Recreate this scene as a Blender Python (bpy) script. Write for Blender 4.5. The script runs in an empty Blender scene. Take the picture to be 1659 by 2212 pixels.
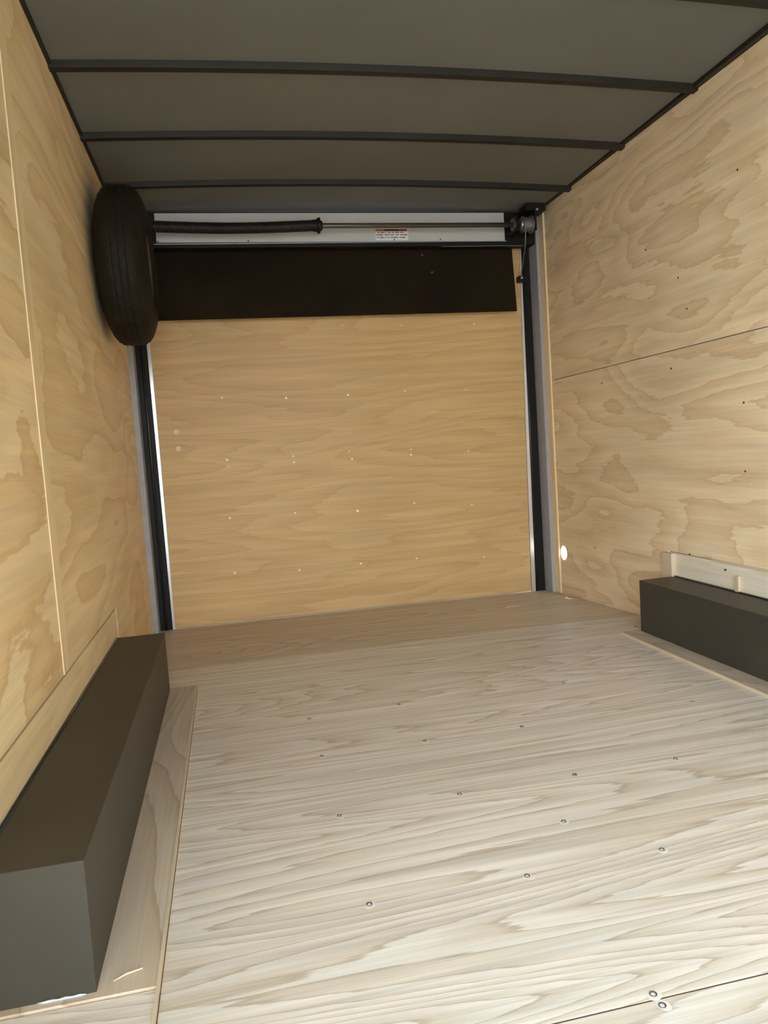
import bpy, bmesh, math, random
from mathutils import Matrix, Vector

# ------------------------------------------------------------------ camera
scene = bpy.context.scene
C = scene.collection
cam_data = bpy.data.cameras.new('camera')
cam_data.sensor_fit = 'HORIZONTAL'
cam_data.sensor_width = 36.0
cam_data.lens = 36.0 * 1617.8 / 1659.0
cam_data.clip_start = 0.02
cam = bpy.data.objects.new('camera', cam_data)
C.objects.link(cam)
YAW, PITCH, ROLL = 0.2033, -0.0800, -0.0672
fw = Vector((math.sin(YAW) * math.cos(PITCH), math.cos(YAW) * math.cos(PITCH), math.sin(PITCH)))
rt0 = Vector((math.cos(YAW), -math.sin(YAW), 0.0))
up0 = rt0.cross(fw)
rt = rt0 * math.cos(ROLL) + up0 * math.sin(ROLL)
up = -rt0 * math.sin(ROLL) + up0 * math.cos(ROLL)
cam.matrix_world = Matrix(((rt.x, up.x, -fw.x, 0.3383),
                           (rt.y, up.y, -fw.y, 0.0),
                           (rt.z, up.z, -fw.z, 0.6452),
                           (0, 0, 0, 1)))
scene.camera = cam

# ------------------------------------------------------------------ sky, sun, exposure
world = bpy.data.worlds.new('sky')
scene.world = world
world.use_nodes = True
bg = world.node_tree.nodes['Background']
bg.inputs[0].default_value = (0.74, 0.88, 1.0, 1)
bg.inputs[1].default_value = 2.0

sun_data = bpy.data.lights.new('sun', 'SUN')
sun_data.energy = 1.5
sun_data.angle = math.radians(1.0)
sun_data.color = (1.0, 0.97, 0.93)
sun = bpy.data.objects.new('sun', sun_data)
C.objects.link(sun)
sun.location = (3, 8, 8)
sun.rotation_euler = Vector((-0.25, -0.62, -1.0)).to_track_quat('-Z', 'Y').to_euler()

scene.view_settings.view_transform = 'Standard'
scene.view_settings.look = 'None'
scene.view_settings.gamma = 1.0
scene.view_settings.use_curve_mapping = False
scene.view_settings.exposure = 2.36
scene.cycles.max_bounces = 10
scene.cycles.diffuse_bounces = 7
scene.cycles.use_denoising = True
scene.cycles.sample_clamp_indirect = 6.0

# ------------------------------------------------------------------ dimensions (metres)
W, H, YF, YB = 1.75, 1.623, -0.95, 3.107     # inside width, wall height, open front end, rear frame
YL = 0.36                                    # the side door opening ends here on the left
PLY = 0.006                                  # wall lining thickness
random.seed(7)


# ------------------------------------------------------------------ materials
def new_mat(name):
    m = bpy.data.materials.new(name)
    m.use_nodes = True
    nt = m.node_tree
    return m, nt, nt.nodes['Principled BSDF']


def node(nt, kind, **kw):
    n = nt.nodes.new(kind)
    for k, v in kw.items():
        setattr(n, k, v)
    return n


def plain(name, col, rough=0.5, metal=0.0, spec=0.5, mottle=0.08, scale=9.0, bump=0.0):
    """one-colour material with faint procedural mottling"""
    m, nt, b = new_mat(name)
    tc = node(nt, 'ShaderNodeTexCoord')
    nz = node(nt, 'ShaderNodeTexNoise')
    nz.inputs['Scale'].default_value = scale
    nz.inputs['Detail'].default_value = 3
    nt.links.new(tc.outputs['Object'], nz.inputs['Vector'])
    r = node(nt, 'ShaderNodeValToRGB')
    r.color_ramp.elements[0].position = 0.3
    r.color_ramp.elements[1].position = 0.7
    r.color_ramp.elements[0].color = (*[c * (1 - mottle) for c in col], 1)
    r.color_ramp.elements[1].color = (*[min(1, c * (1 + mottle)) for c in col], 1)
    nt.links.new(nz.outputs['Fac'], r.inputs[0])
    nt.links.new(r.outputs[0], b.inputs['Base Color'])
    b.inputs['Roughness'].default_value = rough
    b.inputs['Metallic'].default_value = metal
    b.inputs['Specular IOR Level'].default_value = spec
    if bump:
        bp = node(nt, 'ShaderNodeBump')
        bp.inputs['Strength'].default_value = bump
        bp.inputs['Distance'].default_value = 0.002
        nt.links.new(nz.outputs['Fac'], bp.inputs['Height'])
        nt.links.new(bp.outputs[0], b.inputs['Normal'])
    return m


def plywood(name, grain, along, across, rings, light, tan, dark, seed, contrast=1.0, rough=0.5, wob=0.25, spec=0.4, jagged=0.6, streak=0.40, streaks=36.0):
    """rotary-cut pine veneer: contour lines of a stretched noise field give the cathedral rings"""
    m, nt, b = new_mat(name)
    L = nt.links.new
    tc = node(nt, 'ShaderNodeTexCoord')

    def mapped(al, ac, off):
        mp = node(nt, 'ShaderNodeMapping')
        s = {'x': (al, ac, ac), 'y': (ac, al, ac), 'z': (ac, ac, al)}[grain]
        mp.inputs['Scale'].default_value = s
        mp.inputs['Location'].default_value = (seed * 3.17 + off, seed * 1.73 - off, seed * 2.31 + off)
        L(tc.outputs['Object'], mp.inputs['Vector'])
        return mp

    def noise(al, ac, off, detail, rg=0.5, dist=0.0):
        n = node(nt, 'ShaderNodeTexNoise')
        n.inputs['Scale'].default_value = 1.0
        n.inputs['Detail'].default_value = detail
        n.inputs['Roughness'].default_value = rg
        n.inputs['Distortion'].default_value = dist
        L(mapped(al, ac, off).outputs[0], n.inputs['Vector'])
        return n

    def math_(op, a, bb, c=None):
        n = node(nt, 'ShaderNodeMath', operation=op)
        for i, v in enumerate((a, bb, c)):
            if v is None:
                continue
            if isinstance(v, (int, float)):
                n.inputs[i].default_value = v
            else:
                L(v, n.inputs[i])
        return n.outputs[0]

    big = noise(along, across, 0.0, 1.2, 0.45, wob)
    jag = noise(along * 4, across * 8, 5.0, 3.5, 0.62)
    fine = noise(3.5, 150.0, 9.0, 2.0, 0.6)
    mid = noise(2.0, streaks, 13.0, 2.0, 0.55)
    tone = noise(1.1, 2.0, 17.0, 1.0, 0.5)
    h = math_('MULTIPLY', big.outputs['Fac'], rings)
    h = math_('ADD', h, math_('MULTIPLY', jag.outputs['Fac'], jagged))
    t = math_('FRACT', h, None)
    ramp = node(nt, 'ShaderNodeValToRGB')
    cr = ramp.color_ramp
    cr.elements[0].position = 0.0
    cr.elements[0].color = (*light, 1)
    cr.elements[1].position = 1.0
    cr.elements[1].color = (*light, 1)

    def mixc(f):
        f *= contrast
        if f <= 0.6:
            k = f / 0.6
            return tuple(light[i] + (tan[i] - light[i]) * k for i in range(3))
        k = (f - 0.6) / 0.4
        return tuple(tan[i] + (dark[i] - tan[i]) * k for i in range(3))
    for pos, f in ((0.30, 0.10), (0.62, 0.5), (0.84, 0.68), (0.93, 1.0), (0.965, 0.95)):
        e = cr.elements.new(pos)
        e.color = (*mixc(f), 1)
    L(t, ramp.inputs[0])
    # grain streaks and slow tone drift multiply the colour
    s1 = math_('MULTIPLY_ADD', fine.outputs['Fac'], 0.22, 0.89)
    s2 = math_('MULTIPLY_ADD', mid.outputs['Fac'], streak, 1.0 - streak / 2)
    s3 = math_('MULTIPLY_ADD', tone.outputs['Fac'], 0.30, 0.85)
    s = math_('MULTIPLY', math_('MULTIPLY', s1, s2), s3)
    vm = node(nt, 'ShaderNodeVectorMath', operation='SCALE')
    L(ramp.outputs[0], vm.inputs[0])
    L(s, vm.inputs['Scale'])
    L(vm.outputs[0], b.inputs['Base Color'])
    b.inputs['Roughness'].default_value = rough
    b.inputs['Specular IOR Level'].default_value = spec
    bp = node(nt, 'ShaderNodeBump')
    bp.inputs['Strength'].default_value = 0.25
    bp.inputs['Distance'].default_value = 0.0015
    L(math_('ADD', fine.outputs['Fac'], math_('MULTIPLY', t, 0.25)), bp.inputs['Height'])
    L(bp.outputs[0], b.inputs['Normal'])
    return m


RL = (0.86, 0.675, 0.43); RT = (0.75, 0.54, 0.305); RD = (0.54, 0.35, 0.175)      # right wall plywood, its stronger daylight painted in as a paler colour
FL = (0.72, 0.655, 0.565); FT = (0.62, 0.53, 0.415); FD = (0.42, 0.335, 0.24)     # floor plywood
WL = (0.84, 0.645, 0.375); WT = (0.72, 0.50, 0.245); WD = (0.50, 0.315, 0.135)     # wall plywood
DL = (0.675, 0.435, 0.185); DT = (0.60, 0.365, 0.14); DD = (0.46, 0.26, 0.09)      # door plywood

MF_MAIN = plywood('floor_plywood', 'x', 0.45, 5.6, 30, FL, FT, FD, 1.0, 0.85, 0.40, 0.3, jagged=1.2, streak=0.62, streaks=58.0)
MF_NEAR = plywood('floor_plywood_near', 'x', 0.5, 5.0, 26, FL, FT, FD, 4.0, 0.8, 0.40, 0.3, jagged=1.2, streak=0.55, streaks=50.0)
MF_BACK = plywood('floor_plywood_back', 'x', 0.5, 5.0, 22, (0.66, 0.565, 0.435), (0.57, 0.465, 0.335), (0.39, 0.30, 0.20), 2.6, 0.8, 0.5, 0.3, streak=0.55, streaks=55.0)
MF_SIDE = plywood('floor_plywood_side', 'y', 0.8, 5.0, 14, (0.60, 0.49, 0.36), (0.52, 0.40, 0.27), (0.36, 0.265, 0.16), 5.2, 0.8, 0.5, 0.3)  # browner side strips, the soft shade beside the wheel boxes put into the colour
MW_R1 = plywood('wall_plywood_right_upper', 'y', 1.5, 5.0, 10, RL, RT, RD, 3.3, 0.66, jagged=1.1)
MW_R2 = plywood('wall_plywood_right_lower', 'y', 1.3, 4.2, 8, RL, RT, RD, 8.1, 0.66, jagged=1.0)
MW_L1 = plywood('wall_plywood_left_near', 'y', 1.6, 3.0, 7, WL, WT, WD, 6.4, 0.7)
MW_L2 = plywood('wall_plywood_left_far', 'y', 1.2, 3.4, 8, WL, WT, WD, 9.7, 0.6)
MW_P = plywood('wall_plywood_patch', 'y', 0.8, 5.0, 8, WL, WT, WD, 2.2, 0.3)
MW_PR = plywood('wall_plywood_patch_right', 'y', 0.8, 5.0, 8, (0.88, 0.76, 0.58), (0.80, 0.66, 0.46), RD, 2.9, 0.35)
MD = plywood('door_plywood', 'x', 0.7, 5.0, 12, DL, DT, DD, 7.5, 0.55, 0.5, 0.3, jagged=1.0)
M_BATTEN = plywood('batten_wood', 'z', 0.8, 9.0, 4, WL, WT, WD, 1.9, 0.25)
M_BATTEN_PALE = plain('raw_pale_wood', (0.66, 0.52, 0.35), 0.6, mottle=0.06)

M_STEEL_DARK = plain('dark_painted_steel', (0.050, 0.043, 0.031), 0.45, 0.0, 0.3, 0.12, 5.0)
M_ROOF = plain('grey_roof_sheet', (0.178, 0.182, 0.168), 0.75, 0.0, 0.10, 0.08, 2.0)
M_BOW = plain('black_roof_bow_paint', (0.022, 0.020, 0.016), 0.5, 0.0, 0.2, 0.15)
M_BLACK = plain('black_frame_paint', (0.014, 0.012, 0.009), 0.5, 0.0, 0.2, 0.15)
M_FLAP = plain('black_flap_coating', (0.0205, 0.0140, 0.0065), 0.75, 0.0, 0.08, 0.25, 4.0)
M_GALV = plain('galvanised_liner', (0.38, 0.37, 0.375), 0.55, 0.05, 0.3, 0.06, 25.0)
M_WHITE = plain('white_header_paint', (0.60, 0.572, 0.55), 0.45, 0.0, 0.4, 0.03)
M_ALU = plain('bright_aluminium', (0.86, 0.84, 0.80), 0.28, 0.8, 0.5, 0.03)
M_RUBBER = plain('tyre_rubber', (0.0150, 0.0115, 0.0065), 0.65, 0.0, 0.18, 0.2, 30.0)
M_SEAL = plain('rubber_seal', (0.018, 0.017, 0.016), 0.3, 0.0, 0.5, 0.1)
M_DRUM = plain('cast_drum_metal', (0.30, 0.30, 0.29), 0.4, 0.7, 0.5, 0.1, 30.0)
M_SHAFT = plain('shaft_steel', (0.16, 0.14, 0.125), 0.35, 0.7, 0.5, 0.1)
M_SPRING = plain('oiled_spring_steel', (0.020, 0.016, 0.013), 0.42, 0.2, 0.5, 0.2)
M_CABLE = plain('wire_cable', (0.34, 0.34, 0.33), 0.4, 0.6, 0.5, 0.1)
M_ZINC = plain('zinc_screw', (0.20, 0.195, 0.205), 0.35, 0.7, 0.5, 0.1)
M_BRASS = plain('bright_screw', (0.92, 0.82, 0.62), 0.3, 0.3, 0.6, 0.05)
M_CHIP = plain('chipped_pale_wood', (0.72, 0.64, 0.54), 0.7, mottle=0.1)
M_CREAM = plain('cream_bolt_head', (0.80, 0.66, 0.46), 0.4, mottle=0.05)
M_JOINT = plain('joint_filler', (0.12, 0.09, 0.065), 0.8, spec=0.1)
M_NAIL = plain('dark_staple', (0.07, 0.05, 0.035), 0.5)
M_RIM = plain('dark_wheel_paint', (0.05, 0.047, 0.042), 0.4)
M_STICK = plain('sticker_white', (0.88, 0.86, 0.83), 0.45, mottle=0.03)
M_ORANGE = plain('sticker_orange', (0.50, 0.17, 0.055), 0.45, mottle=0.05)
M_RED = plain('sticker_red', (0.38, 0.07, 0.05), 0.45, mottle=0.05)
M_DKRED = plain('sticker_dark_red', (0.14, 0.025, 0.018), 0.45, mottle=0.05)
M_INK = plain('sticker_ink', (0.10, 0.085, 0.08), 0.5, mottle=0.05)
M_SKIN = plain('outer_aluminium_skin', (0.30, 0.30, 0.29), 0.5, 0.2)
M_GROUND = plain('gravel_yard', (0.30, 0.285, 0.26), 0.9, mottle=0.25, scale=6.0)
M_CAULK = plain('clear_caulk', (0.55, 0.58, 0.62), 0.12, 0.0, 0.8, 0.2, 60.0)


# ------------------------------------------------------------------ mesh helpers
def box(bm, x0, x1, y0, y1, z0, z1):
    v = [bm.verts.new(p) for p in ((x0, y0, z0), (x1, y0, z0), (x1, y1, z0), (x0, y1, z0),
                                   (x0, y0, z1), (x1, y0, z1), (x1, y1, z1), (x0, y1, z1))]
    for f in ((0, 3, 2, 1), (4, 5, 6, 7), (0, 1, 5, 4), (1, 2, 6, 5), (2, 3, 7, 6), (3, 0, 4, 7)):
        bm.faces.new([v[i] for i in f])


def hexa(bm, bottom, top):
    """closed solid between a lower and an upper quad, both counter-clockwise seen from above"""
    b_ = [bm.verts.new(p) for p in bottom]
    t_ = [bm.verts.new(p) for p in top]
    bm.faces.new(b_[::-1])
    bm.faces.new(t_)
    for i in range(4):
        j = (i + 1) % 4
        bm.faces.new((b_[i], b_[j], t_[j], t_[i]))


def prism(bm, pts, axis, a, b):
    """polygon (2D points) swept from a to b along an axis"""
    def P(p, d):
        return {'x': (d, p[0], p[1]), 'y': (p[0], d, p[1]), 'z': (p[0], p[1], d)}[axis]
    lo = [bm.verts.new(P(p, a)) for p in pts]
    hi = [bm.verts.new(P(p, b)) for p in pts]
    n = len(pts)
    bm.faces.new(lo)
    bm.faces.new(hi[::-1])
    for i in range(n):
        j = (i + 1) % n
        bm.faces.new((lo[i], hi[i], hi[j], lo[j]))


def tube(bm, pts, radii, seg=12, cap=True):
    """round tube along a list of points"""
    pts = [Vector(p) for p in pts]
    if isinstance(radii, (int, float)):
        radii = [radii] * len(pts)
    rings = []
    for i, p in enumerate(pts):
        d = (pts[min(i + 1, len(pts) - 1)] - pts[max(i - 1, 0)]).normalized()
        ref = Vector((0, 0, 1)) if abs(d.z) < 0.9 else Vector((1, 0, 0))
        u = d.cross(ref).normalized()
        w = d.cross(u)
        rings.append([bm.verts.new(p + (u * math.cos(2 * math.pi * k / seg) + w * math.sin(2 * math.pi * k / seg)) * radii[i])
                      for k in range(seg)])
    for i in range(len(rings) - 1):
        for k in range(seg):
            j = (k + 1) % seg
            bm.faces.new((rings[i][k], rings[i][j], rings[i + 1][j], rings[i + 1][k]))
    if cap:
        bm.faces.new(rings[0][::-1])
        bm.faces.new(rings[-1])


def lathe_x(bm, profile, cy, cz, seg=64, closed=True):
    """spin an (x, radius) profile about a line parallel to X"""
    rings = []
    for k in range(seg):
        a = 2 * math.pi * k / seg
        rings.append([bm.verts.new((x, cy + r * math.cos(a), cz + r * math.sin(a))) for x, r in profile])
    n = len(profile)
    for k in range(seg):
        m2 = (k + 1) % seg
        for i in range(n if closed else n - 1):
            j = (i + 1) % n
            bm.faces.new((rings[k][i], rings[k][j], rings[m2][j], rings[m2][i]))


def link(name, bm, mat, parent=None, smooth=False, bevel=0.0, recalc=True):
    """close a bmesh into ONE mesh object, optionally as a child (world coordinates kept)"""
    if bevel:
        bmesh.ops.bevel(bm, geom=[e for e in bm.edges if e.is_manifold and e.calc_face_angle(0) > 0.6],
                        offset=bevel, segments=2, affect='EDGES', profile=0.6)
    if recalc:
        bmesh.ops.recalc_face_normals(bm, faces=bm.faces)
    me = bpy.data.meshes.new(name)
    bm.to_mesh(me)
    bm.free()
    me.materials.append(mat)
    if smooth:
        for p in me.polygons:
            p.use_smooth = True
    o = bpy.data.objects.new(name, me)
    C.objects.link(o)
    if parent is not None:
        adopt(o, parent)
    return o


def world_of(o):
    m = Matrix.Translation(o.location)
    return m if o.parent is None else world_of(o.parent) @ o.matrix_parent_inverse @ m


def adopt(o, parent):
    o.parent = parent
    o.matrix_parent_inverse = world_of(parent).inverted()


def tag(o, label, cat=None, kind=None, group=None):
    o['label'] = label
    if cat:
        o['category'] = cat
    if kind:
        o['kind'] = kind
    if group:
        o['group'] = group
    return o


def empty(name, loc, label, cat, kind=None, group=None):
    o = bpy.data.objects.new(name, None)
    o.location = loc
    o.empty_display_size = 0.05
    C.objects.link(o)
    return tag(o, label, cat, kind, group)


def auto_smooth(o, angle=0.6):
    me = o.data
    bm = bmesh.new()
    bm.from_mesh(me)
    for e in bm.edges:
        e.smooth = not (e.is_manifold and e.calc_face_angle(0) > angle)
    for f in bm.faces:
        f.smooth = True
    bm.to_mesh(me)
    bm.free()
    return o


def circle(cy, cz, r, n=28, start=0.0, sign=1):
    return [(cy + r * math.cos(start + sign * 2 * math.pi * k / n), cz + r * math.sin(start + sign * 2 * math.pi * k / n))
            for k in range(n + 1)]


# ================================================================== GROUND OUTSIDE
bm = bmesh.new()
box(bm, -25, 25, -25, 25, -0.75, -0.55)
tag(link('ground', bm, M_GROUND), 'sunlit grey gravel yard outside the trailer', 'ground', 'structure')

# ================================================================== FLOOR
bm = bmesh.new()
box(bm, -0.008, W + 0.008, YF, 2.420, -0.075, -0.019)
box(bm, -0.008, W + 0.008, 2.425, 3.26, -0.11, -0.056)
floor = tag(link('floor', bm, M_BLACK), 'plywood sheet floor between the two dark wheel boxes', 'floor', 'structure')

G = 0.0016
XA, XB = 0.2054, 1.5535                     # edges of the raised side strips
bm = bmesh.new()                            # main sheet, wider past the side strips
prism(bm, [(XA + G, 0.7375 + G), (XB - G, 0.7375 + G), (XB - G, 2.208), (W - G, 2.208), (W - G, 2.4215),
           (G, 2.4215), (G, 2.208), (XA + G, 2.208)], 'z', -0.018, 0.0)
sheet_main = link('plywood_sheet', bm, MF_MAIN, floor)
bm = bmesh.new()
box(bm, XA + G, XB - G, YF, 0.7360, -0.018, 0.0)
sheet_near = link('plywood_sheet', bm, MF_NEAR, floor)
bm = bmesh.new()                            # dark filler set in the two cross joints
box(bm, XA + G, XB - G, 0.7361, 0.7390, -0.018, -0.0006)
link('joint_filler', bm, M_JOINT, floor)
bm = bmesh.new()
box(bm, G, W - G, 2.4216, 2.4258, -0.018, -0.0012)
link('joint_filler', bm, M_JOINT, floor)
bm = bmesh.new()                            # rear sheet dips towards the ramp
hexa(bm, [(G, 2.426, -0.019), (W - G, 2.426, -0.019), (W - G, 3.186, -0.055), (G, 3.186, -0.048)],
     [(G, 2.426, -0.001), (W - G, 2.426, -0.001), (W - G, 3.186, -0.037), (G, 3.186, -0.030)])
sheet_back = link('plywood_sheet', bm, MF_BACK, floor)
sheet_back['label'] = 'darker rear plywood strip in front of the ramp door'
bm = bmesh.new()
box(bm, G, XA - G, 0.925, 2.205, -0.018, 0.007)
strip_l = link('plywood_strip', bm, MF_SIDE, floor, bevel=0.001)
bm = bmesh.new()
box(bm, G, XA - G, YF, 0.922, -0.018, 0.004)
strip_l2 = link('plywood_strip', bm, MF_NEAR, floor, bevel=0.001)
bm = bmesh.new()
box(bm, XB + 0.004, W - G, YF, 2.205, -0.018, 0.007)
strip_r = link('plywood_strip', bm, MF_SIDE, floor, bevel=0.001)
bm = bmesh.new()                            # pale raw edge of the right strip
box(bm, XB - 0.0005, XB + 0.0038, YF, 2.206, -0.018, 0.0085)
edge_r = link('pale_edge', bm, M_BATTEN_PALE, floor, bevel=0.001)
edge_r['label'] = 'pale raw plywood edge beside the right wheel box'
bm = bmesh.new()
box(bm, XA - 0.0035, XA + 0.0004, YF, 2.206, -0.018, 0.0080)
edge_l = link('pale_edge', bm, M_BATTEN_PALE, floor, bevel=0.001)
edge_l['label'] = 'pale raw plywood edge beside the left wheel box'


def disc_mesh(name, r, h, mat, seg=14, dish=0.0):
    b_ = bmesh.new()
    lo = [b_.verts.new((r * math.cos(2 * math.pi * k / seg), r * math.sin(2 * math.pi * k / seg), -0.002)) for k in range(seg)]
    hi = [b_.verts.new((r * math.cos(2 * math.pi * k / seg), r * math.sin(2 * math.pi * k / seg), h)) for k in range(seg)]
    c = b_.verts.new((0, 0, h - dish))
    for k in range(seg):
        j = (k + 1) % seg
        b_.faces.new((lo[k], lo[j], hi[j], hi[k]))
        b_.faces.new((hi[k], hi[j], c))
    b_.faces.new(lo[::-1])
    me = bpy.data.meshes.new(name)
    b_.to_mesh(me)
    b_.free()
    me.materials.append(mat)
    return me


ME_SCREW = disc_mesh('floor_screw', 0.0046, 0.0012, M_ZINC, 14, 0.0022)
ME_CHIP = disc_mesh('chip_ring', 0.0078, 0.0003, M_CHIP, 14)
ME_DSCREW = disc_mesh('door_screw', 0.0052, 0.0022, M_BRASS, 12, 0.001)
ME_BOLT = disc_mesh('door_bolt', 0.0105, 0.004, M_CREAM, 18, 0.002)
ME_NAIL = disc_mesh('wall_staple', 0.0032, 0.0008, M_NAIL, 8)


def put(name, me, loc, rot, parent, scale=(1, 1, 1)):
    o = bpy.data.objects.new(name, me)
    o.location = loc
    o.rotation_euler = rot
    o.scale = scale
    C.objects.link(o)
    o.parent = parent
    o.matrix_parent_inverse = world_of(parent).inverted()
    return o


for x, y in ((0.488, 1.018), (0.728, 1.014), (0.952, 1.015), (0.714, 1.301), (0.947, 1.303), (1.162, 1.300), (0.486, 1.294),
             (0.489, 1.573), (0.720, 1.572), (0.949, 1.572), (1.383, 1.570), (0.771, 0.7455), (0.489, 1.815), (0.849, 1.145), (1.17, 1.82), (0.72, 1.83)):
    put('screw', ME_SCREW, (x, y, 0.0), (0, 0, random.random()), sheet_main)
    if random.random() < 0.8:
        put('chip_ring', ME_CHIP, (x + 0.001, y - 0.002, 0.0), (0, 0, random.random() * 6), sheet_main, (1.15, 0.9, 1))
put('screw', ME_SCREW, (0.771, 0.727, 0.0), (0, 0, 0.4), sheet_near)
put('chip_ring', ME_CHIP, (0.773, 0.727, 0.0), (0, 0, 2.0), sheet_near, (1.2, 0.9, 1))
put('screw', ME_SCREW, (1.649, 2.275, 0.0), (0, 0, 0.4), sheet_main)

# ================================================================== WALLS
HOLE_Y, HOLE_Z, HOLE_R = 3.0225, 0.1535, 0.0315
YE = 3.058                                   # rear end of the wall lining
ZS = 0.9035                                  # joint of the two right-hand sheets
ZP, YP = 0.254, 2.222                        # infill above the wheel boxes

bm = bmesh.new()
box(bm, -0.010, -0.0065, YL, 3.25, -0.10, 1.72)
wall_left = tag(link('wall_left', bm, M_SKIN), 'left trailer wall lined with pine plywood', 'wall', 'structure')
bm = bmesh.new()
YJ = 1.521
box(bm, -PLY, 0.0, YL, YJ - G, ZP + 0.003, H)
wl1 = link('plywood_panel', bm, MW_L1, wall_left)
bm = bmesh.new()
prism(bm, [(YJ + G, ZP + 0.003), (YP + G, ZP + 0.003), (YP + G, -0.03), (YB, -0.05), (YB, H), (YJ + G, H)], 'x', -PLY, 0.0)
wl2 = link('plywood_panel', bm, MW_L2, wall_left)
bm = bmesh.new()
box(bm, -PLY, -0.0012, YL, YP - G, -0.02, ZP - 0.003)
link('infill_strip', bm, MW_P, wall_left)
bm = bmesh.new()                             # batten over the joint
box(bm, -0.001, 0.0020, YJ - 0.001, YJ + 0.050, ZP + 0.004, H)
wb = link('joint_batten', bm, M_BATTEN, wall_left, bevel=0.001)
wb['label'] = 'narrow pale batten over the left wall joint'

bm = bmesh.new()                             # outer skin with the round hole
prism(bm, [(YF, -0.10), (3.25, -0.10), (3.25, HOLE_Z)] + circle(HOLE_Y + 0.02, HOLE_Z, 0.055, 28, 0.0, -1) +
      [(3.25, HOLE_Z), (3.25, 1.72), (YF, 1.72)], 'x', W + 0.0065, W + 0.0085)
wall_right = tag(link('wall_right', bm, M_SKIN), 'right trailer wall lined with pine plywood', 'wall', 'structure')
bm = bmesh.new()
hexa(bm, [(W, YF, ZS + G), (W + PLY, YF, ZS + G), (W + PLY, YE, ZS + G), (W, YE, ZS + G)],
     [(W, YF, H - 0.030), (W + PLY, YF, H - 0.030), (W + PLY, YE, H + 0.010), (W, YE, H + 0.010)])
wr1 = link('plywood_panel', bm, MW_R1, wall_right)
bm = bmesh.new()
prism(bm, [(YF, ZP + G), (YP + G, ZP + G), (YP + G, -0.03), (YE, -0.05), (YE, HOLE_Z)] +
      circle(HOLE_Y, HOLE_Z, HOLE_R, 28, 0.0, -1) + [(YE, HOLE_Z), (YE, ZS - G), (YF, ZS - G)], 'x', W, W + PLY)
wr2 = link('plywood_panel', bm, MW_R2, wall_right)
bm = bmesh.new()
box(bm, W + 0.0015, W + PLY, YF, YP - G, -0.02, ZP - G)
wr3 = link('infill_strip', bm, MW_PR, wall_right)
bm = bmesh.new()
box(bm, W - 0.014, W + 0.001, 2.188, 2.243, 0.170, 0.250)
o = link('joint_batten', bm, M_BATTEN_PALE, wall_right, bevel=0.001)
o['label'] = 'short pale block behind the right wheel box'
bm = bmesh.new()
box(bm, W - 0.007, W + 0.001, 1.871, 1.886, 0.172, 0.222)
o = link('joint_batten', bm, M_BATTEN_PALE, wall_right, bevel=0.001)
bm = bmesh.new()
box(bm, W - 0.0045, W + 0.001, 1.0, 1.995, ZP - 0.002, ZP + 0.004)
o = link('pale_edge', bm, M_BATTEN_PALE, wall_right, bevel=0.0008)
bm = bmesh.new()                             # proud strip at the rear end of the wall
box(bm, W - 0.007, W + PLY, YE + 0.0005, YB, -0.03, H + 0.01)
o = link('end_batten', bm, M_BATTEN, wall_right, bevel=0.001)
o['label'] = 'upright batten at the rear end of the right wall'
for y, z in ((1.833, 1.337), (2.735, 0.209), (2.107, 0.258), (2.290, 1.250), (2.117, 1.119), (2.078, 1.017), (2.622, 0.848),
             (2.171, 0.848), (1.834, 0.714), (1.836, 0.524), (1.935, 0.232)):
    par = wr1 if z > ZS else wr2
    put('staple', ME_NAIL, (W - 0.0004, y, z), (0, -math.pi / 2, 0), par)

bm = bmesh.new()                             # unseen partial front wall, added so daylight comes more from the left
box(bm, 1.25, W + 0.0085, YF - 0.02, YF - 0.0005, -0.10, 1.72)
wall_front = tag(link('wall_front', bm, M_SKIN), 'partial front trailer wall added behind the viewer to shape the daylight', 'wall', 'structure')
bm = bmesh.new()
box(bm, 1.25, W - 0.0005, YF - 0.0004, YF + 0.006, 0.001, H - 0.035)
link('plywood_panel', bm, MW_R1, wall_front)

# ================================================================== CEILING
XM = W / 2


def roof_z(x):
    return 1.633 + 0.018 * (1 - ((x - XM) / XM) ** 2)


bm = bmesh.new()
NX = 28
lo, hi = [], []
for y in (YF, 3.245):
    lo.append([bm.verts.new((-0.01 + (W + 0.02) * i / NX, y, roof_z(-0.01 + (W + 0.02) * i / NX))) for i in range(NX + 1)])
    hi.append([bm.verts.new((-0.01 + (W + 0.02) * i / NX, y, roof_z(-0.01 + (W + 0.02) * i / NX) + 0.004)) for i in range(NX + 1)])
for i in range(NX):
    bm.faces.new((lo[0][i], lo[1][i], lo[1][i + 1], lo[0][i + 1]))
    bm.faces.new((hi[0][i], hi[0][i + 1], hi[1][i + 1], hi[1][i]))
    bm.faces.new((lo[0][i], lo[0][i + 1], hi[0][i + 1], hi[0][i]))
    bm.faces.new((lo[1][i], hi[1][i], hi[1][i + 1], lo[1][i + 1]))
bm.faces.new((lo[0][0], hi[0][0], hi[1][0], lo[1][0]))
bm.faces.new((lo[0][NX], lo[1][NX], hi[1][NX], hi[0][NX]))
ceiling = tag(auto_smooth(link('ceiling', bm, M_ROOF)), 'grey sheet metal roof, slightly crowned, on black bows', 'ceiling', 'structure')

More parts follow.
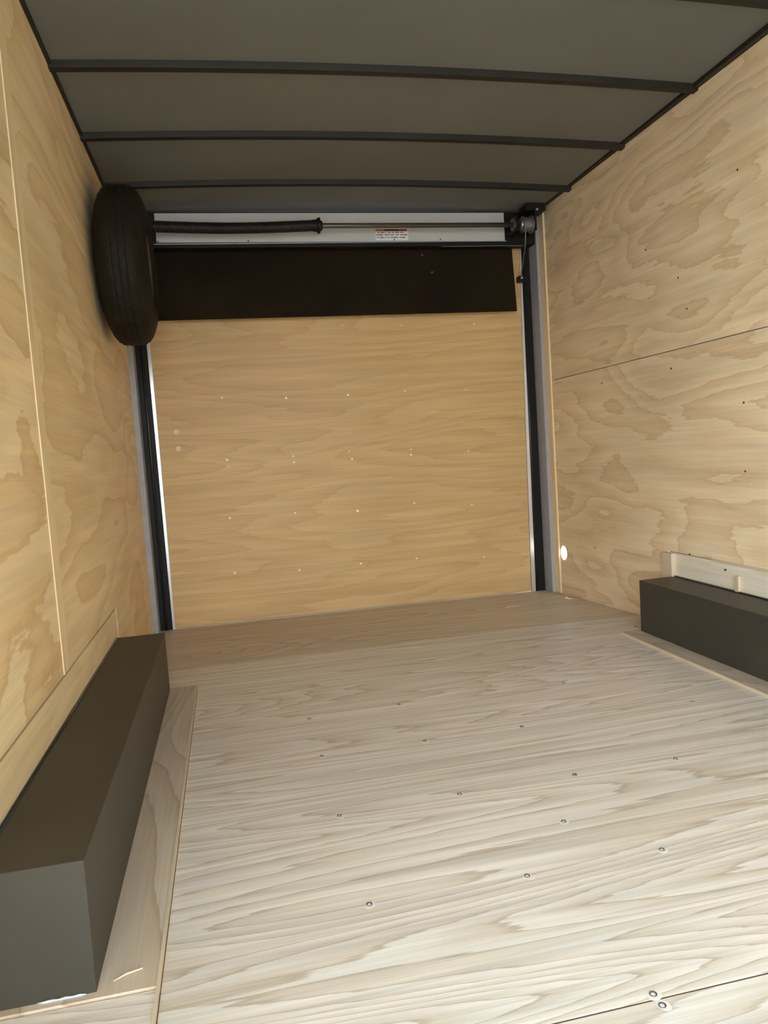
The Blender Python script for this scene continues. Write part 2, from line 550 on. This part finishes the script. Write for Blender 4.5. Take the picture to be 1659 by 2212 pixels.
bow_sec = [(-0.0165, 0.0), (-0.0125, -0.0165), (0.0105, -0.0165), (0.0145, 0.0)]       # hat channel (y, z)
yb0 = 1.600
for k in range(-4, 4):
    yc = 1.5985 + 0.404 * k
    bm = bmesh.new()
    n = 24
    rings = []
    for i in range(n + 1):
        x = -0.004 + (W + 0.008) * i / n
        rings.append([bm.verts.new((x, yc + a, roof_z(x) + z)) for a, z in bow_sec])
    for i in range(n):
        for j in range(4):
            q = (j + 1) % 4
            bm.faces.new((rings[i][j], rings[i][q], rings[i + 1][q], rings[i + 1][j]))
    bm.faces.new(rings[0][::-1])
    bm.faces.new(rings[-1])
    auto_smooth(link('roof_bow', bm, M_BOW, ceiling))
    # short weld plates where the bow meets the roof bend
for side, name in ((0, 'left'), (1, 'right')):
    bm = bmesh.new()                          # dark top rail closing the gap above the lining
    if side == 0:
        box(bm, -0.0062, 0.008, YF, YB, H + 0.0005, 1.636)
    else:
        hexa(bm, [(W - 0.018, YF, H - 0.0295), (W + 0.0062, YF, H - 0.0295), (W + 0.0062, YE, H + 0.0105), (W - 0.018, YE, H + 0.0105)],
             [(W - 0.018, YF, 1.634), (W + 0.0062, YF, 1.634), (W + 0.0062, YE, 1.636), (W - 0.018, YE, 1.636)])
    o = link('top_rail', bm, M_BOW, ceiling)
    o['label'] = 'dark rail along the %s edge of the roof' % name

# ================================================================== REAR FRAME
bm = bmesh.new()                              # left post liner: flange facing the room and a side face
box(bm, 0.0, 0.020, YB, 3.195, -0.06, 1.634)
post_l = tag(link('trim_1', bm, M_GALV, bevel=0.001), 'left grey galvanised door post beneath the spare tire', 'door post', 'structure')
bm = bmesh.new()
hexa(bm, [(0.012, 3.188, -0.055), (0.0665, 3.188, -0.055), (0.0665, 3.24, -0.055), (0.012, 3.24, -0.055)],
     [(0.0203, 3.188, 1.634), (0.064, 3.188, 1.634), (0.064, 3.24, 1.634), (0.0203, 3.24, 1.634)])
link('black_jamb', bm, M_BLACK, post_l, bevel=0.002)
bm = bmesh.new()
tube(bm, [(0.044, 3.185, -0.034), (0.045, 3.185, 0.8), (0.047, 3.185, 1.50)], 0.0055, 10)
link('bulb_seal', bm, M_SEAL, post_l, smooth=True)

bm = bmesh.new()
hexa(bm, [(W - 0.022, YB, -0.042), (W, YB, -0.042), (W, 3.195, -0.052), (W - 0.022, 3.195, -0.052)],
     [(W - 0.020, YB, 1.634), (W, YB, 1.634), (W, 3.195, 1.634), (W - 0.020, 3.195, 1.634)])
post_r = tag(link('trim_2', bm, M_GALV, bevel=0.001), 'right grey galvanised door post below the cable drum', 'door post', 'structure')
bm = bmesh.new()
hexa(bm, [(1.684, 3.188, -0.055), (1.728, 3.188, -0.055), (1.728, 3.24, -0.055), (1.684, 3.24, -0.055)],
     [(1.695, 3.188, 1.634), (1.730, 3.188, 1.634), (1.730, 3.24, 1.634), (1.695, 3.24, 1.634)])
link('black_jamb', bm, M_BLACK, post_r, bevel=0.002)
bm = bmesh.new()
tube(bm, [(1.688, 3.186, -0.040), (1.692, 3.186, 0.7), (1.699, 3.186, 1.49)], 0.0045, 10)
link('bulb_seal', bm, M_SEAL, post_r, smooth=True)

bm = bmesh.new()
box(bm, 0.021, 1.729, 3.118, 3.187, 1.500, 1.634)
header = tag(link('trim_3', bm, M_BLACK, bevel=0.002), 'black header tube carrying the white panel over the ramp door', 'door header', 'structure')
bm = bmesh.new()
prism(bm, [(0.143, 1.517), (1.590, 1.512), (1.593, 1.629), (0.146, 1.629)], 'y', 3.108, 3.1195)
o = link('header_panel', bm, M_WHITE, header, bevel=0.001)
o['label'] = 'white painted panel across the header'
bm = bmesh.new()
box(bm, 0.120, 1.594, 3.1035, 3.118, 1.5085, 1.5110)
link('panel_flange', bm, M_ALU, header)
bm = bmesh.new()
hexa(bm, [(0.10, 3.098, 1.494), (1.668, 3.098, 1.4885), (1.668, 3.14, 1.4885), (0.10, 3.14, 1.494)],
     [(0.10, 3.098, 1.507), (1.668, 3.098, 1.506), (1.668, 3.14, 1.506), (0.10, 3.14, 1.507)])
link('header_lip', bm, M_BLACK, header, bevel=0.0015)
bm = bmesh.new()
box(bm, 1.30, 1.667, 3.0975, 3.101, 1.4872, 1.4888)
link('lip_edge', bm, M_CABLE, header)
for x in (0.152, 0.50, 1.10, 1.30):
    put('rivet', ME_NAIL, (x, 3.1076, 1.5205), (math.pi / 2, 0, 0), header)

# ================================================================== RAMP DOOR
bm = bmesh.new()
box(bm, 0.0, W, 3.212, 3.245, -0.10, 1.634)
door = tag(link('door_1', bm, M_SKIN), 'closed ramp door lined with plywood at the trailer rear', 'door', 'structure')
DXL0, DXL1, DXR0, DXR1 = 0.0795, 0.0815, 1.659, 1.684
bm = bmesh.new()
hexa(bm, [(DXL0, 3.190, -0.026), (DXR0, 3.190, -0.033), (DXR0, 3.211, -0.033), (DXL0, 3.211, -0.026)],
     [(DXL1, 3.190, 1.50), (DXR1, 3.190, 1.50), (DXR1, 3.211, 1.50), (DXL1, 3.211, 1.50)])
dply = link('plywood_sheet', bm, MD, door)
bm = bmesh.new()
hexa(bm, [(0.0690, 3.187, -0.035), (0.0788, 3.187, -0.035), (0.0788, 3.215, -0.035), (0.0690, 3.215, -0.035)],
     [(0.0665, 3.187, 1.50), (0.0808, 3.187, 1.50), (0.0808, 3.215, 1.50), (0.0665, 3.215, 1.50)])
o = link('edge_trim', bm, M_ALU, door, bevel=0.001)
o['label'] = 'bright aluminium edging'
bm = bmesh.new()
hexa(bm, [(1.6605, 3.187, -0.045), (1.6805, 3.187, -0.045), (1.6805, 3.215, -0.045), (1.6605, 3.215, -0.045)],
     [(1.6845, 3.187, 1.50), (1.6930, 3.187, 1.50), (1.6930, 3.215, 1.50), (1.6845, 3.215, 1.50)])
o = link('edge_trim', bm, M_ALU, door, bevel=0.001)
o['label'] = 'bright aluminium edging'
bm = bmesh.new()
hexa(bm, [(0.079, 3.184, -0.036), (1.660, 3.184, -0.043), (1.660, 3.215, -0.043), (0.079, 3.215, -0.036)],
     [(0.079, 3.1885, -0.027), (1.660, 3.1885, -0.034), (1.660, 3.215, -0.034), (0.079, 3.215, -0.027)])
o = link('edge_trim', bm, M_ALU, door, bevel=0.001)
o['label'] = 'bright aluminium edging'
RD = (math.pi / 2, 0, 0)
for x, z in ((0.346, 0.912), (0.609, 0.897), (0.873, 0.897), (1.124, 0.902), (1.399, 0.893), (0.871, 1.190), (1.129, 1.182), (1.457, 1.179),
             (0.346, 0.656), (0.350, 0.627), (0.621, 0.653), (0.622, 0.627), (0.862, 0.658), (0.871, 0.624), (1.134, 0.648), (1.133, 0.625),
             (1.396, 0.623), (0.338, 0.413), (0.611, 0.412), (0.879, 0.399), (1.134, 0.413), (1.398, 0.384), (0.339, 0.182), (0.610, 0.167),
             (0.877, 0.169), (1.128, 0.168), (1.440, 0.145)):
    s = random.uniform(0.6, 1.0) if x < 1.3 and z < 1.0 else 0.6
    put('screw', ME_DSCREW, (x, 3.190, z), RD, dply, (s, s, 1))
for x, z in ((0.153, 0.783), (0.156, 0.715)):
    o = put('bolt_head', ME_BOLT, (x, 3.190, z), RD, dply)
    o['label'] = 'large cream bolt head near the left post'
bm = bmesh.new()                              # folded black flap, bottom edge kicked into the room
hexa(bm, [(0.100, 3.130, 1.222), (1.636, 3.130, 1.218), (1.636, 3.146, 1.220), (0.100, 3.146, 1.224)],
     [(0.103, 3.170, 1.515), (1.642, 3.170, 1.515), (1.642, 3.186, 1.517), (0.103, 3.186, 1.517)])
flap = link('ramp_flap', bm, M_FLAP, door, bevel=0.0015)
flap['label'] = 'black folded ramp flap hanging below the header'
for x, z, y in ((1.232, 1.470, 3.1635), (1.268, 1.395, 3.1535)):
    put('bolt_head', ME_NAIL, (x, y, z), (math.pi / 2 + 0.13, 0, 0), flap, (1.6, 1.6, 2))

# ================================================================== WHEEL BOXES
def wheel_box(name, x0, x1, y0, y1, z1, lean, label):
    b_ = bmesh.new()
    hexa(b_, [(x0, y0, 0.007), (x1, y0, 0.007), (x1, y1, 0.007), (x0, y1, 0.007)],
         [(x0, y0 + lean, z1), (x1, y0 + lean, z1), (x1, y1, z1), (x0, y1, z1)])
    o_ = link(name, b_, M_STEEL_DARK, bevel=0.004)
    auto_smooth(o_, 0.5)
    return tag(o_, label, 'wheel box', None, 'dark steel wheel boxes')


wbl = wheel_box('wheel_box', 0.0008, 0.1298, 0.936, 2.190, 0.1745, 0.004, 'dark steel wheel box along the left wall, front end in view')
wbr = wheel_box('wheel_box', 1.6205, W - 0.0008, 0.30, 2.192, 0.1745, 0.0, 'dark steel wheel box along the right wall, far end in view')
bm = bmesh.new()                              # glossy bead of sealant at the foot of the left box
tube(bm, [(0.062 + 0.008 * i, 0.9350 - 0.0006 * (i % 2), 0.0080) for i in range(8)],
     [0.0008, 0.0014, 0.0018, 0.0010, 0.0019, 0.0012, 0.0016, 0.0008], 8)
o = link('sealant_bead', bm, M_CAULK, wbl, smooth=True)
o['label'] = 'glossy sealant bead at the foot'
bm = bmesh.new()
tube(bm, [(0.003, 0.945, 0.1745), (0.003, 2.186, 0.1745)], 0.0028, 8)
link('seam_bead', bm, M_SEAL, wbl, smooth=True)
bm = bmesh.new()
tube(bm, [(W - 0.004, 0.31, 0.1755), (W - 0.004, 2.186, 0.1755)], 0.0035, 8)
link('seam_bead', bm, M_SEAL, wbr, smooth=True)

# ================================================================== SPARE TIRE
TX, TW, TY, TZ, TR, TS = 0.0106, 0.1538, 2.521, 1.2775, 0.2406, 0.084
tire = empty('spare_tire', (0.0, TY, TZ), 'black spare tire hung on the left wall below the roof', 'spare tire')
prof = []
for i in range(33):
    t = -1 + 2 * i / 32
    r = TR - TS * abs(t) ** 4
    for g in (-0.52, -0.26, 0.0, 0.26, 0.52):   # tread grooves
        if abs(t - g) < 0.035:
            r -= 0.0025
    prof.append((TX + TW / 2 + t * TW / 2, r))
prof += [(TX + TW - 0.004, TR - TS - 0.012), (TX + TW - 0.014, 0.130), (TX + 0.014, 0.130), (TX + 0.004, TR - TS - 0.012)]
bm = bmesh.new()
lathe_x(bm, prof, TY, TZ, 72)
auto_smooth(link('tread_and_sidewall', bm, M_RUBBER, tire), 0.7)
bm = bmesh.new()                              # tread blocks between the grooves
for k in range(54):
    a = 2 * math.pi * k / 54
    for t0, t1, ph in ((-0.74, -0.57, 0.0), (-0.47, -0.31, 0.5), (-0.21, -0.05, 0.0), (0.05, 0.21, 0.5), (0.31, 0.47, 0.0), (0.57, 0.74, 0.5)):
        a0 = a + ph * 2 * math.pi / 54
        a1 = a0 + 0.72 * 2 * math.pi / 54
        vs = []
        for dr in (-0.002, 0.0012):
            for aa, tt in ((a0, t0), (a1, t0), (a1, t1), (a0, t1)):
                r = TR - TS * abs(tt) ** 4 + dr
                vs.append(bm.verts.new((TX + TW / 2 + tt * TW / 2, TY + r * math.cos(aa), TZ + r * math.sin(aa))))
        for f in ((4, 5, 6, 7), (0, 1, 5, 4), (1, 2, 6, 5), (2, 3, 7, 6), (3, 0, 4, 7)):
            bm.faces.new([vs[i] for i in f])
o = link('tread_block', bm, M_RUBBER, tire)
o['kind'] = 'stuff'
bm = bmesh.new()
lathe_x(bm, [(TX + 0.132, 0.132), (TX + 0.140, 0.128), (TX + 0.132, 0.122), (TX + 0.095, 0.114), (TX + 0.085, 0.095), (TX + 0.100, 0.060),
             (TX + 0.100, 0.022), (TX + 0.094, 0.022), (TX + 0.094, 0.058), (TX + 0.078, 0.093), (TX + 0.085, 0.119), (TX + 0.018, 0.128),
             (TX + 0.014, 0.132)], TY, TZ, 48)
rim = auto_smooth(link('wheel_rim', bm, M_RIM, tire), 0.6)
for k in range(5):
    a = 2 * math.pi * k / 5 + 0.3
    bm = bmesh.new()
    tube(bm, [(TX + 0.096, TY + 0.045 * math.cos(a), TZ + 0.045 * math.sin(a)), (TX + 0.112, TY + 0.045 * math.cos(a), TZ + 0.045 * math.sin(a))], 0.010, 6)
    link('lug_nut', bm, M_ZINC, rim)
bm = bmesh.new()
box(bm, 0.0003, 0.008, TY - 0.06, TY + 0.06, TZ - 0.06, TZ + 0.06)
tube(bm, [(0.004, TY, TZ), (0.122, TY, TZ)], 0.018, 12)
link('wall_bracket', bm, M_BLACK, tire, bevel=0.001)

# ================================================================== COUNTERBALANCE SPRING
SY, SZ = 3.030, 1.5555
spring = empty('counterbalance_spring', (0.142, SY, SZ), 'black coil spring on a steel shaft across the door header', 'door spring')
bm = bmesh.new()
tube(bm, [(0.115, SY, SZ + 0.001), (0.45, SY, SZ - 0.003), (0.80, SY, SZ), (1.70, SY, SZ - 0.001)], 0.0098, 14)
link('shaft', bm, M_SHAFT, spring, smooth=True)
bm = bmesh.new()                              # coils: ribbed tube that sags a little in the middle
pts, rad = [], []
NC = 92
for i in range(NC * 4 + 1):
    u = i / (NC * 4)
    x = 0.142 + (0.772 - 0.142) * u
    pts.append((x, SY, SZ + 0.0015 * u - 0.0085 * math.sin(math.pi * u)))
    rad.append(0.0212 + 0.0014 * math.cos(2 * math.pi * i / 4))
tube(bm, pts, rad, 18)
link('coil_spring', bm, M_SPRING, spring, smooth=True)
bm = bmesh.new()
lathe_x(bm, [(0.752, 0.0105), (0.752, 0.022), (0.768, 0.0235), (0.771, 0.0285), (0.781, 0.0285), (0.784, 0.020), (0.790, 0.018), (0.790, 0.0105)], SY, SZ, 24)
cone = auto_smooth(link('winding_cone', bm, M_BLACK, spring), 0.5)
for k in range(4):
    a = math.pi / 4 + math.pi / 2 * k
    bm = bmesh.new()
    tube(bm, [(0.777, SY + 0.024 * math.cos(a), SZ + 0.024 * math.sin(a)), (0.777, SY + 0.033 * math.cos(a), SZ + 0.033 * math.sin(a))], 0.0048, 6)
    link('set_screw', bm, M_BLACK, cone)
for x0, x1, zt in ((0.112, 0.140, 1.633), (1.600, 1.610, 1.633)):
    bm = bmesh.new()
    box(bm, x0, x1, SY - 0.020, 3.119, SZ - 0.030, SZ + 0.028)
    box(bm, x0 - 0.012, x1 + 0.006, 3.107, 3.119, SZ - 0.048, 1.628)
    link('bearing_bracket', bm, M_BLACK, spring, bevel=0.0015)
bm = bmesh.new()
lathe_x(bm, [(1.593, 0.0105), (1.593, 0.024), (1.596, 0.026), (1.600, 0.026), (1.600, 0.0105)], SY, SZ, 24)
link('bearing', bm, M_SHAFT, spring)
dp = [(1.640, 0.0105), (1.640, 0.020), (1.648, 0.022), (1.650, 0.034), (1.654, 0.034)]
for k in range(6):                            # grooved barrel
    dp += [(1.6565 + 0.006 * k, 0.0275), (1.6595 + 0.006 * k, 0.0295)]
dp += [(1.693, 0.0285), (1.695, 0.037), (1.700, 0.037), (1.702, 0.0105)]
dp = [(1.627 + (x - 1.640) * 0.84, q) for x, q in dp]
bm = bmesh.new()
lathe_x(bm, dp, SY, SZ, 32)
drum = auto_smooth(link('cable_drum', bm, M_DRUM, spring), 0.5)
drum['label'] = 'grey grooved cable drum'
bm = bmesh.new()
tube(bm, [(1.630, SY - 0.014, SZ + 0.010), (1.630, SY - 0.026, SZ + 0.018)], 0.005, 6)
link('set_screw', bm, M_ZINC, drum)
bm = bmesh.new()
tube(bm, [(1.6410, SY - 0.0300, SZ), (1.6460, SY, 1.47), (1.669, 3.150, 1.362)], 0.0022, 8)
link('lift_cable', bm, M_CABLE, spring, smooth=True)
bm = bmesh.new()
box(bm, 1.664, 1.700, 3.150, 3.188, 1.350, 1.374)
cb = link('cable_anchor', bm, M_BLACK, spring, bevel=0.002)
bm = bmesh.new()
tube(bm, [(1.672, 3.152, 1.363), (1.672, 3.142, 1.363)], 0.0045, 8)
link('anchor_bolt', bm, M_ALU, cb)
bm = bmesh.new()                              # outer end plate above the drum, fixed to the roof rail
box(bm, 1.645, 1.730, SY - 0.035, SY + 0.045, 1.603, 1.632)
box(bm, 1.681, 1.690, SY - 0.030, 3.119, SZ - 0.030, 1.625)
o = link('end_plate', bm, M_BLACK, spring, bevel=0.0015)
bm = bmesh.new()
tube(bm, [(1.690, SY - 0.036, 1.606), (1.690, SY - 0.041, 1.606)], 0.005, 8)
link('plate_bolt', bm, M_ALU, o)

# ================================================================== WARNING STICKER
stk = empty('warning_sticker', (1.0915, 3.1075, 1.542), 'white warning sticker with an orange and red band on the header panel', 'sticker')
LX0, LX1, LZ0, LZ1 = 1.0215, 1.1610, 1.5180, 1.5645


def sx(c):
    return LX0 + (c - 380) / 820.0 * (LX1 - LX0)


def sz(c):
    return LZ1 - (c - 290) / 300.0 * (LZ1 - LZ0)


bm = bmesh.new()
box(bm, LX0, LX1, 3.1070, 3.1079, LZ0, LZ1)
link('backing', bm, M_STICK, stk)
for a, b_, mm in ((382, 610, M_ORANGE), (610, 950, M_DKRED), (950, 1182, M_RED)):
    bm = bmesh.new()
    box(bm, sx(a), sx(b_), 3.1066, 3.1070, sz(352), sz(296))
    link('colour_band', bm, mm, stk)
bm = bmesh.new()
for zc, words_ in ((385, ((435, 495), (515, 610), (640, 660), (690, 765), (790, 850), (870, 975), (1000, 1100))),
                   (447, ((390, 570), (600, 735), (750, 850), (880, 970), (1000, 1185))),
                   (515, ((412, 470), (490, 585), (605, 640), (665, 720), (745, 945), (970, 1130)))):
    for a, b_ in words_:
        x = a
        while x < b_ - 8:                     # letter-sized strokes, as blurred as in the photograph
            wd = min(random.choice((14, 18, 22)), b_ - x)
            hh = random.choice((13, 16, 18))
            box(bm, sx(x), sx(x + wd * 0.75), 3.1067, 3.1070, sz(zc + hh), sz(zc - hh))
            x += wd
o = link('small_print', bm, M_INK, stk)
o['kind'] = 'stuff'

# ================================================================== LOOSE SPLINTERS
def splinter(pts, r, label):
    b_ = bmesh.new()
    tube(b_, pts, r, 6)
    return tag(link('wood_splinter', b_, M_BATTEN_PALE, bevel=0), label, 'splinter', None, 'splinters on the floor')


splinter([(0.148, 0.9475, 0.0088), (0.163, 0.956, 0.0094), (0.182, 0.962, 0.0088)], [0.0008, 0.0016, 0.0010], 'straw-like wood splinter near the front of left wheel box')
splinter([(1.402, 2.853, -0.0184), (1.430, 2.856, -0.0180), (1.462, 2.859, -0.0190)], [0.0018, 0.0022, 0.0012], 'pale wood splinter in front of the right door post')
splinter([(1.690, 2.905, -0.0205), (1.706, 2.890, -0.0200), (1.722, 2.875, -0.0195)], [0.0012, 0.0018, 0.0010], 'pale wood splinter at the foot of the right wall')
